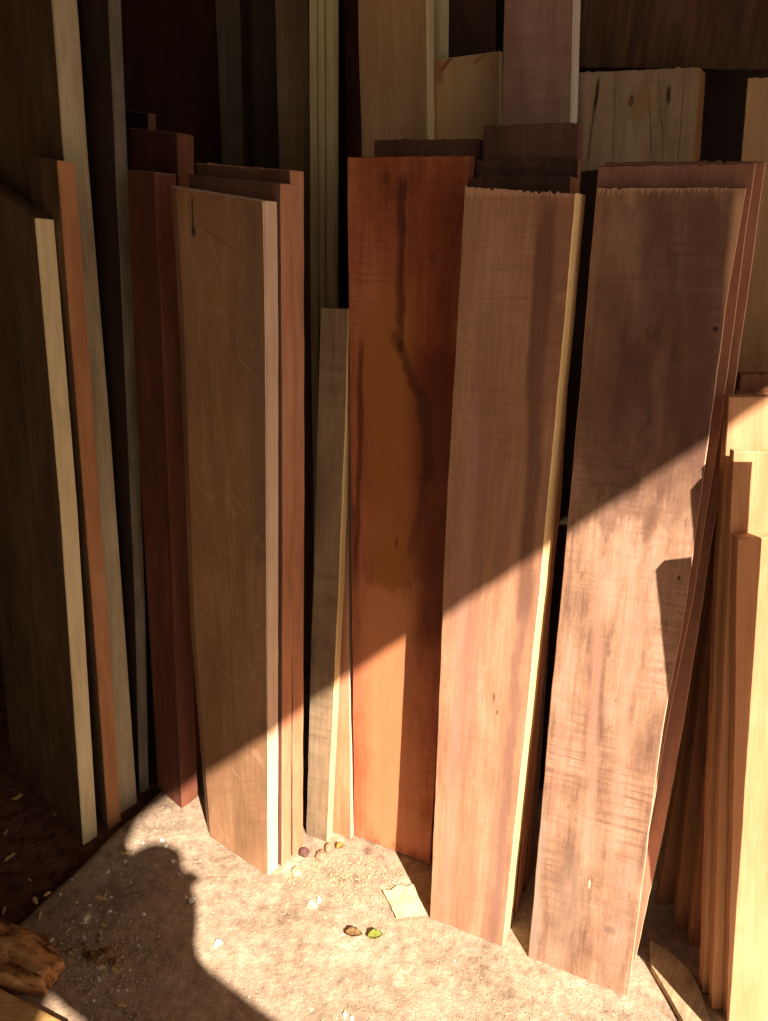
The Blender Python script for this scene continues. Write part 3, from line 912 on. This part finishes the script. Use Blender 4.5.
lump('clod', (88, 955), (0.0120, 0.0081, 0.0059), plain('brown debris clod', '7a5c3c'), 'brown clod of debris left of the pale knobbly clod', 'clod', 7)
lump('clod', (108, 950), (0.0120, 0.0067, 0.0045), plain('brown debris clod', '86643f'), 'brown clod of debris behind the pale knobbly clod', 'clod', 8)
lump('clod', (42, 938), (0.0120, 0.0067, 0.0054), plain('brown debris clod', '6e4d30'), 'brown clod at the broken corner of the slab', 'clod', 9)

def shaving(px, R0, turns, W, rot, label, group):
    bm = bmesh.new()
    n = 40
    pr = None
    for i in range(n + 1):
        u = i / n
        a = u * turns * 2 * pi
        r = R0 * (1 - 0.45 * u)
        c = (r * cos(a), u * W * 1.2, R0 + r * sin(a))
        q = [bm.verts.new((c[0], c[1] - W / 2, c[2])), bm.verts.new((c[0], c[1] + W / 2, c[2]))]
        if pr:
            bm.faces.new((pr[0], pr[1], q[1], q[0])).smooth = True
        pr = q
    bmesh.ops.solidify(bm, geom=list(bm.faces), thickness=0.0006)
    o = link('shaving', bm, M_SHAVE)
    o.location = floor_pt(*px)
    o.rotation_euler = (0, 0, rot)
    tag(o, label, 'shaving', group)
M_SHAVE = plain('brown wood shaving', 'a8804e')
for k, (px, R0, tn, W, rot) in enumerate((((92, 962), 0.010, 1.4, 0.008, 0.4), ((103, 955), 0.008, 1.2, 0.010, 1.6), ((86, 948), 0.008, 0.8, 0.006, 2.7),
                                          ((112, 962), 0.007, 1.1, 0.007, 4.0), ((98, 942), 0.010, 0.6, 0.005, 5.1), ((71, 957), 0.012, 0.5, 0.003, 0.9))):
    shaving(px, R0, tn, W, rot, 'curled brown shaving in the debris heap near the lower left corner', 'shavings in the debris heap')

# leaf and dry leaf
def leaf(name, px, L, W, rot, mat, vein, label, curl=0.3):
    bm = bmesh.new()
    n = 14
    rows = []
    for i in range(n + 1):
        u = i / n
        w = W * (sin(pi * u ** 0.8) ** 0.8 if 0 < u < 1 else 0.03)
        z = 0.006 + 0.006 * sin(u * 3.0) + curl * L * (u - 0.5) ** 2 * 0.5
        rows.append([bm.verts.new((L * (u - 0.5), w * k, z + abs(k) * W * 0.45 + 0.0012 * sin(u * 19 + k * 3))) for k in (-1, -0.5, 0, 0.5, 1)])
    for i in range(n):
        for j in range(4):
            bm.faces.new((rows[i][j], rows[i + 1][j], rows[i + 1][j + 1], rows[i][j + 1])).smooth = True
    ext = bmesh.ops.solidify(bm, geom=list(bm.faces), thickness=0.0005)
    o = link(name, bm, mat)
    o.location = floor_pt(*px)
    o.rotation_euler = (0.1, 0.05, rot)
    tag(o, label, 'leaf')
    bm = bmesh.new()
    pr = None
    for i in range(n + 1):
        u = i / n
        z = 0.0066 + 0.006 * sin(u * 3.0) + curl * L * (u - 0.5) ** 2 * 0.5
        ring = [bm.verts.new((L * (u - 0.5), 0.0006 * cos(a), z + 0.0006 * sin(a))) for a in (0, 2.1, 4.2)]
        if pr:
            for k in range(3):
                bm.faces.new((pr[k], ring[k], ring[(k + 1) % 3], pr[(k + 1) % 3]))
        pr = ring
    link('midrib', bm, vein, parent=o)
leaf('leaf', (375, 938), 0.030, 0.010, 0.1, plain('green leaf', 'aab552'), plain('leaf vein', 'b9bd66'), 'small green leaf lying on the sunlit floor')
leaf('dry_leaf', (354, 936), 0.034, 0.010, -0.15, plain('dry brown leaf', 'b08f62'), plain('dry vein', '6c5334'), 'curled dry brown leaf beside the green leaf', curl=0.5)
leaf('dry_leaf', (340, 849), 0.018, 0.008, 0.6, plain('yellow dry leaf', 'd9b660'), plain('yellow vein', 'b8944a'), 'small yellow dry leaf at the foot of the short orange board')

# small chips: individual, countable
def chip_mesh(name, mat, L, W, H, seed):
    rnd = random.Random(seed)
    bm = bmesh.new()
    pts = [(cos(a) * L * rnd.uniform(0.7, 1.1), sin(a) * W * rnd.uniform(0.6, 1.1)) for a in [k * 2 * pi / 7 for k in range(7)]]
    t = [bm.verts.new((x * 0.85, y * 0.85, H * rnd.uniform(0.7, 1.2))) for x, y in pts]
    b = [bm.verts.new((x, y, 0)) for x, y in pts]
    bm.faces.new(t)
    bm.faces.new(b[::-1])
    for i in range(7):
        bm.faces.new((t[i], b[i], b[(i + 1) % 7], t[(i + 1) % 7]))
    bmesh.ops.recalc_face_normals(bm, faces=bm.faces)
    return link(name, bm, mat)
def scatter(name, mat, dims, spots, label, cat, group, seed):
    rnd = random.Random(seed)
    protos = []
    for i, (x, y, k, z) in enumerate(spots):
        if len(protos) < 5:
            o = chip_mesh(name, mat, *dims, seed + i)
            protos.append(o)
        else:
            o = rnd.choice(protos).copy()
            COL.objects.link(o)
        p = floor_pt(x, y, z)
        o.location = (p.x, p.y, z - 0.0015)
        o.rotation_euler = (0, 0, rnd.uniform(0, 6.3))
        o.scale = (k, k * rnd.uniform(0.7, 1.2), k)
        tag(o, label, cat, group)
M_WHITE = plain('white flake', 'ded8cc')
M_STRAW = plain('straw chip', 'd2b27c')
rnd = random.Random(21)
sh = [(60, 894, 1, 0), (72, 879, .9, 0), (108, 872, 1.2, 0), (111, 897, .9, 0), (131, 883, .7, 0), (90, 905, .9, 0), (110, 911, 1.3, 0),
      (84, 938, 1.2, 0), (52, 940, 1.5, 0), (138, 945, .8, 0), (144, 914, 1.1, 0), (125, 861, 1.1, 0), (143, 843, .8, 0), (99, 979, 1.4, 0),
      (118, 990, .8, 0), (94, 1000, .8, 0), (130, 970, .7, 0), (77, 902, .7, 0), (127, 990, .8, 0)]
scatter('flake', M_WHITE, (0.0045, 0.0035, 0.003), sh, 'tiny white flake lying on the shaded part of the floor', 'flake', 'white flakes on the shaded floor', 3)
sl = [(162, 840, 1.3, 0), (166, 846, .9, 0), (173, 861, 1.1, 0), (179, 874, .8, 0), (192, 900, 1.8, 0), (186, 897, 1, 0), (219, 942, 1.8, 0), (215, 945, 1, 0),
      (311, 903, 1.7, 0), (319, 900, 1.6, 0), (343, 934, .8, 0), (345, 1015, 1.3, 0), (352, 1018, 1, 0), (256, 862, .8, 0), (270, 858, .7, 0)]
scatter('flake', M_WHITE, (0.0055, 0.004, 0.003), sl, 'small white flake lying on the sunlit floor', 'flake', 'white flakes on the sunlit floor', 9)
sp = [(18, 797, 1.6, SOIL), (10, 857, 1.4, SOIL), (4, 911, 1.4, SOIL), (6, 832, .9, SOIL), (48, 800, .8, SOIL), (30, 880, .8, SOIL), (55, 815, .7, SOIL)]
scatter('wood_chip', M_STRAW, (0.010, 0.0035, 0.003), sp, 'pale wood chip lying on the dark soil', 'chip', 'wood chips on the dark soil', 14)
st = [(101, 898, 2.2, 0), (105, 895, 1.4, 0), (124, 853, 1.6, 0), (112, 862, 1.4, 0), (35, 900, 1.8, 0), (47, 894, 1.4, 0), (40, 915, 1.5, 0), (70, 953, 1.6, 0), (100, 935, 1.7, 0), (104, 925, 1.2, 0),
      (60, 960, 1.3, 0), (112, 958, 1.5, 0), (115, 970, 1.6, 0), (122, 1005, 1.2, 0), (68, 930, 1.2, 0)]
scatter('wood_chip', M_STRAW, (0.007, 0.0025, 0.0025), st, 'small straw-coloured chip lying on the shaded floor', 'chip', 'wood chips on the shaded floor', 15)

# crumbs and sawdust grains: nobody could count them
def crumbs():
    rnd = random.Random(77)
    bm = bmesh.new()
    def add(p, r):
        k = rnd.uniform(0, 6)
        vs_ = [bm.verts.new((p.x + r * cos(k + a) * rnd.uniform(.6, 1.2), p.y + r * sin(k + a) * rnd.uniform(.6, 1.2), p.z - 0.001)) for a in (0, 1.57, 3.14, 4.71)]
        tpv = bm.verts.new((p.x + r * .2, p.y, p.z + r * rnd.uniform(.4, .9)))
        for i in range(4):
            bm.faces.new((vs_[i], vs_[(i + 1) % 4], tpv))
    base = [(0, 1040), (20, 940), (110, 852), (152, 806), (183, 822), (203, 848), (270, 888), (280, 882), (308, 862), (356, 852), (429, 884), (431, 934), (506, 963), (524, 952), (526, 972), (632, 1013), (648, 1035), (700, 1060)]
    def foot_line(x):
        for (xa, ya), (xb, yb) in zip(base, base[1:]):
            if xa <= x <= xb:
                return ya + (yb - ya) * (x - xa) / (xb - xa)
        return 1100
    for _ in range(2600):
        x, y = rnd.uniform(20, 660), rnd.uniform(800, 1040)
        if y < foot_line(x): continue
        add(floor_pt(x, y), rnd.uniform(0.0008, 0.0024))
    for _ in range(900):
        x, y = rnd.gauss(345, 40), rnd.gauss(868, 18)
        if y < foot_line(x): continue
        add(floor_pt(x, y), rnd.uniform(0.001, 0.004))
    for _ in range(500):
        x, y = rnd.gauss(95, 28), rnd.gauss(955, 22)
        add(floor_pt(x, y), rnd.uniform(0.001, 0.004))
    o = link('sawdust_crumbs', bm, plain('sawdust crumbs', 'b9a27e'))
    tag(o, 'sawdust crumbs scattered over the slab', 'sawdust', kind='stuff')
crumbs()

# ------------------------------------------------------------------ the person taking the picture
def skinned(name, verts, edges, radii, mat, parent=None, root=0, sub=2):
    me = bpy.data.meshes.new(name)
    me.from_pydata(verts, edges, [])
    o = bpy.data.objects.new(name, me)
    COL.objects.link(o)
    sk = o.modifiers.new('skin', 'SKIN')
    sk.use_smooth_shade = True
    if not me.skin_vertices:
        me.skin_vertices.new()
    for i, r in enumerate(radii):
        v = me.skin_vertices[0].data[i]
        v.radius = r if isinstance(r, tuple) else (r, r)
        v.use_root = (i == root)
    ss = o.modifiers.new('smooth', 'SUBSURF')
    ss.levels = sub
    ss.render_levels = sub
    me.materials.append(mat)
    if parent:
        o.parent = parent
    return o

def person():
    skin = plain('warm brown skin', '8a5c42', 0.6)
    shirt = plain('grey blue cotton shirt', '5f6a78', 0.95)
    jeans = plain('dark blue trousers', '2c3447', 0.95)
    hair_m = plain('black hair', '16120f', 0.7)
    shoe_m = plain('brown shoes', '4a3426', 0.7)
    root = bpy.data.objects.new('person', None)
    COL.objects.link(root)
    root.location = (0.255, -0.37, -0.002)
    fx = Vector((0.50, 0.866, 0))
    root.rotation_euler = (0, 0, atan2(fx.y, fx.x) - pi / 2)
    tag(root, 'person holding up a phone, their shadow falling on the floor at lower left', 'person')
    rot_i = Matrix.Rotation(-(atan2(fx.y, fx.x) - pi / 2), 3, 'Z')
    def loc(p):                                  # world point into the person's own frame
        return rot_i @ (Vector(p) - root.location)
    wr = loc((0.06, -0.14, 1.36))             # right wrist under the phone
    wl = loc((0.056, -0.20, 1.37))
    V, E_, Rr = [], [], []
    def add(p, r, link_to=None):
        V.append(tuple(p)); Rr.append(r)
        if link_to is not None:
            E_.append((link_to, len(V) - 1))
        return len(V) - 1
    pel = add((0, 0, 0.95), (0.145, 0.105))
    wa = add((0, 0.005, 1.08), (0.125, 0.09), pel)
    ch = add((0, 0.0, 1.27), (0.15, 0.105), wa)
    up = add((0, -0.005, 1.39), (0.11, 0.075), ch)
    nk = add((0, 0.0, 1.455), 0.052, up)
    nk2 = add((0, 0.015, 1.51), 0.05, nk)
    jaw = add((0, 0.035, 1.55), (0.058, 0.068), nk2)
    hd = add((0, 0.02, 1.625), (0.074, 0.092), jaw)
    cr = add((0, 0.005, 1.69), (0.062, 0.078), hd)
    for sx, w in ((1, wr), (-1, wl)):
        sh = add((0.165 * sx, -0.01, 1.385), 0.058, up)
        mid = Vector((0.165 * sx, -0.01, 1.385)).lerp(Vector(w), 0.5) + Vector((0.07 if sx > 0 else -0.15, -0.02, -0.17 if sx > 0 else -0.12))  # left elbow spread to widen the floor shadow
        el = add(mid, 0.043, sh)
        fo = add(mid.lerp(Vector(w), 0.45), 0.039, el)
        w_i = add(w, 0.026, fo)
        th = add((0.095 * sx, 0, 0.86), 0.088, pel)
        t2 = add((0.10 * sx, 0.01, 0.68), 0.072, th)
        kn = add((0.105 * sx, 0.015, 0.50), 0.055, t2)
        ca = add((0.11 * sx, -0.01, 0.34), 0.055, kn)
        an = add((0.115 * sx, -0.015, 0.10), 0.036, ca)
        add((0.125 * sx, 0.06, 0.045), 0.034, an)
    body = skinned('body', V, E_, Rr, skin, root)
    # palm, five fingers each
    for sx, w in ((1, wr), (-1, wl)):
        w = Vector(w)
        tgt = loc((0.056, -0.072, 1.415)) if sx > 0 else loc((0.066, -0.19, 1.47))
        ax = (tgt - w).normalized()
        pv, pe, pr_ = [tuple(w), tuple(w.lerp(tgt, 0.55)), tuple(tgt)], [(0, 1), (1, 2)], [0.024, (0.038, 0.018), (0.040, 0.015)]
        side = Vector((-sx, 0, 0))
        fwd = Vector((0, 1, 0))
        for k, ln in enumerate((0.072, 0.080, 0.074, 0.058)):
            b = tgt + Vector((0, 0, 0.022 - 0.018 * k)) + fwd * 0.004
            i0 = len(pv)
            p1 = b + fwd * 0.022 * 1.0 + Vector((0.006 * sx, 0, 0.003))
            p2 = p1 + side * ln * 0.35 + fwd * 0.004
            p3 = p2 + side * ln * 0.28 - fwd * 0.003
            if sx < 0:                           # left hand raised, fingers up, posed to close a lit gap in the floor shadow
                b = tgt + side * (0.024 - 0.016 * k)
                p1 = b + Vector((0, 0.003, ln * 0.42))
                p2 = p1 + Vector((0, 0.008, ln * 0.36))
                p3 = p2 + Vector((0, 0.013, ln * 0.30))
            pv += [tuple(b), tuple(p1), tuple(p2), tuple(p3)]
            pe += [(2, i0), (i0, i0 + 1), (i0 + 1, i0 + 2), (i0 + 2, i0 + 3)]
            pr_ += [0.0095, 0.009, 0.0085, 0.007]
        i0 = len(pv)
        t0 = w.lerp(tgt, 0.6) + Vector((0, -0.012, 0))
        t1 = t0 + side * 0.025 + Vector((0, -0.012, 0.018))
        if sx < 0:
            t1 = t0 + side * 0.035 + Vector((0, 0.01, 0.02))
        t2_ = t1 + side * 0.012 + Vector((0, 0.0, 0.026))
        pv += [tuple(t0), tuple(t1), tuple(t2_)]
        pe += [(1, i0), (i0, i0 + 1), (i0 + 1, i0 + 2)]
        pr_ += [0.012, 0.0105, 0.0085]
        skinned('hand', pv, pe, pr_, skin, root, 0, 1)
    # clothes follow the body
    sv, se, sr = [], [], []
    def a2(p, r, l=None):
        sv.append(tuple(p)); sr.append(r)
        if l is not None: se.append((l, len(sv) - 1))
        return len(sv) - 1
    p0 = a2((0, 0, 0.90), (0.165, 0.125)); p1 = a2((0, 0.005, 1.08), (0.145, 0.108), p0); p2 = a2((0, 0, 1.27), (0.168, 0.122), p1); p3 = a2((0, -0.005, 1.40), (0.125, 0.088), p2)
    a2((0, 0.0, 1.45), 0.066, p3)
    for sx, w in ((1, wr), (-1, wl)):
        q0 = a2((0.168 * sx, -0.01, 1.387), 0.072, p3)
        mid = Vector((0.165 * sx, -0.01, 1.385)).lerp(Vector(w), 0.5) + Vector((0.07 if sx > 0 else -0.15, -0.02, -0.17 if sx > 0 else -0.12))
        q1 = a2(mid, 0.056, q0)
        a2(mid.lerp(Vector(w), 0.2), 0.052, q1)
    skinned('shirt', sv, se, sr, shirt, root)
    tv, te, tr = [(0, 0, 0.96)], [], [(0.158, 0.116)]
    for sx in (1, -1):
        b = len(tv)
        tv += [(0.095 * sx, 0, 0.85), (0.10 * sx, 0.01, 0.68), (0.105 * sx, 0.015, 0.50), (0.11 * sx, -0.008, 0.30), (0.115 * sx, -0.015, 0.11)]
        tr += [0.10, 0.086, 0.07, 0.066, 0.06]
        te += [(0, b)] + [(b + i, b + i + 1) for i in range(4)]
    skinned('trousers', tv, te, tr, jeans, root)
    for sx in (1, -1):
        skinned('shoe', [(0.115 * sx, -0.05, 0.052), (0.12 * sx, 0.03, 0.055), (0.127 * sx, 0.12, 0.045), (0.13 * sx, 0.18, 0.038)], [(0, 1), (1, 2), (2, 3)],
                [(0.042, 0.05), (0.044, 0.053), (0.048, 0.042), (0.036, 0.034)], shoe_m, root)
    # hair cap, face
    bm = bmesh.new()
    bmesh.ops.create_uvsphere(bm, u_segments=28, v_segments=18, radius=1)
    for v in list(bm.verts):
        if v.co.z < -0.25 or (v.co.y > 0.35 and v.co.z < 0.42):
            bm.verts.remove(v)
    for v in bm.verts:
        v.co = Vector((v.co.x * 0.083, v.co.y * 0.102 + 0.010, v.co.z * 0.098 + 1.648))
    bmesh.ops.solidify(bm, geom=list(bm.faces), thickness=0.006)
    link('hair', bm, hair_m, parent=root, smooth=True)
    eye_m, pup = plain('eye white', 'e6e0d8', 0.4), plain('dark iris', '2a1a12', 0.3)
    for sx in (1, -1):
        bm = bmesh.new()
        bmesh.ops.create_uvsphere(bm, u_segments=14, v_segments=10, radius=0.0115)
        for v in bm.verts: v.co += Vector((0.030 * sx, 0.098, 1.617))
        link('eye', bm, eye_m, parent=root, smooth=True)
        bm = bmesh.new()
        bmesh.ops.create_uvsphere(bm, u_segments=10, v_segments=8, radius=0.0055)
        for v in bm.verts: v.co += Vector((0.030 * sx, 0.1065, 1.617))
        link('pupil', bm, pup, parent=root, smooth=True)
        skinned('ear', [(0.076 * sx, 0.012, 1.59), (0.082 * sx, 0.004, 1.61), (0.082 * sx, 0.002, 1.63)], [(0, 1), (1, 2)], [(0.008, 0.010), (0.008, 0.015), (0.008, 0.012)], skin, root, 0, 1)
    skinned('nose', [(0, 0.105, 1.612), (0, 0.116, 1.59), (0, 0.119, 1.580)], [(0, 1), (1, 2)], [0.009, 0.013, 0.014], skin, root, 0, 1)
    skinned('mouth', [(-0.022, 0.094, 1.551), (0, 0.103, 1.551), (0.022, 0.094, 1.551)], [(0, 1), (1, 2)], [0.005, 0.007, 0.005], plain('lips', '7a4438', 0.5), root, 1, 1)
    # phone, its lens at the point of view
    ph = bpy.data.objects.new('phone', None)
    COL.objects.link(ph)
    ph.location = (0, -0.018, CAMH)
    ph.rotation_euler = (-radians(PITCH), 0, 0)
    tag(ph, 'black phone held upright in the right hand of the person', 'phone')
    dark = plain('black glossy phone', '101010', 0.25)
    bm = box_bm((-0.036, -0.006, -0.095), (0.036, 0.003, 0.058))
    bmesh.ops.bevel(bm, geom=list(bm.edges), offset=0.003, segments=2, affect='EDGES')
    link('case', bm, dark, parent=ph)
    bm = box_bm((-0.033, -0.0068, -0.091), (0.033, -0.0058, 0.054))
    link('screen', bm, plain('dark screen', '1c1f24', 0.1), parent=ph)
person()
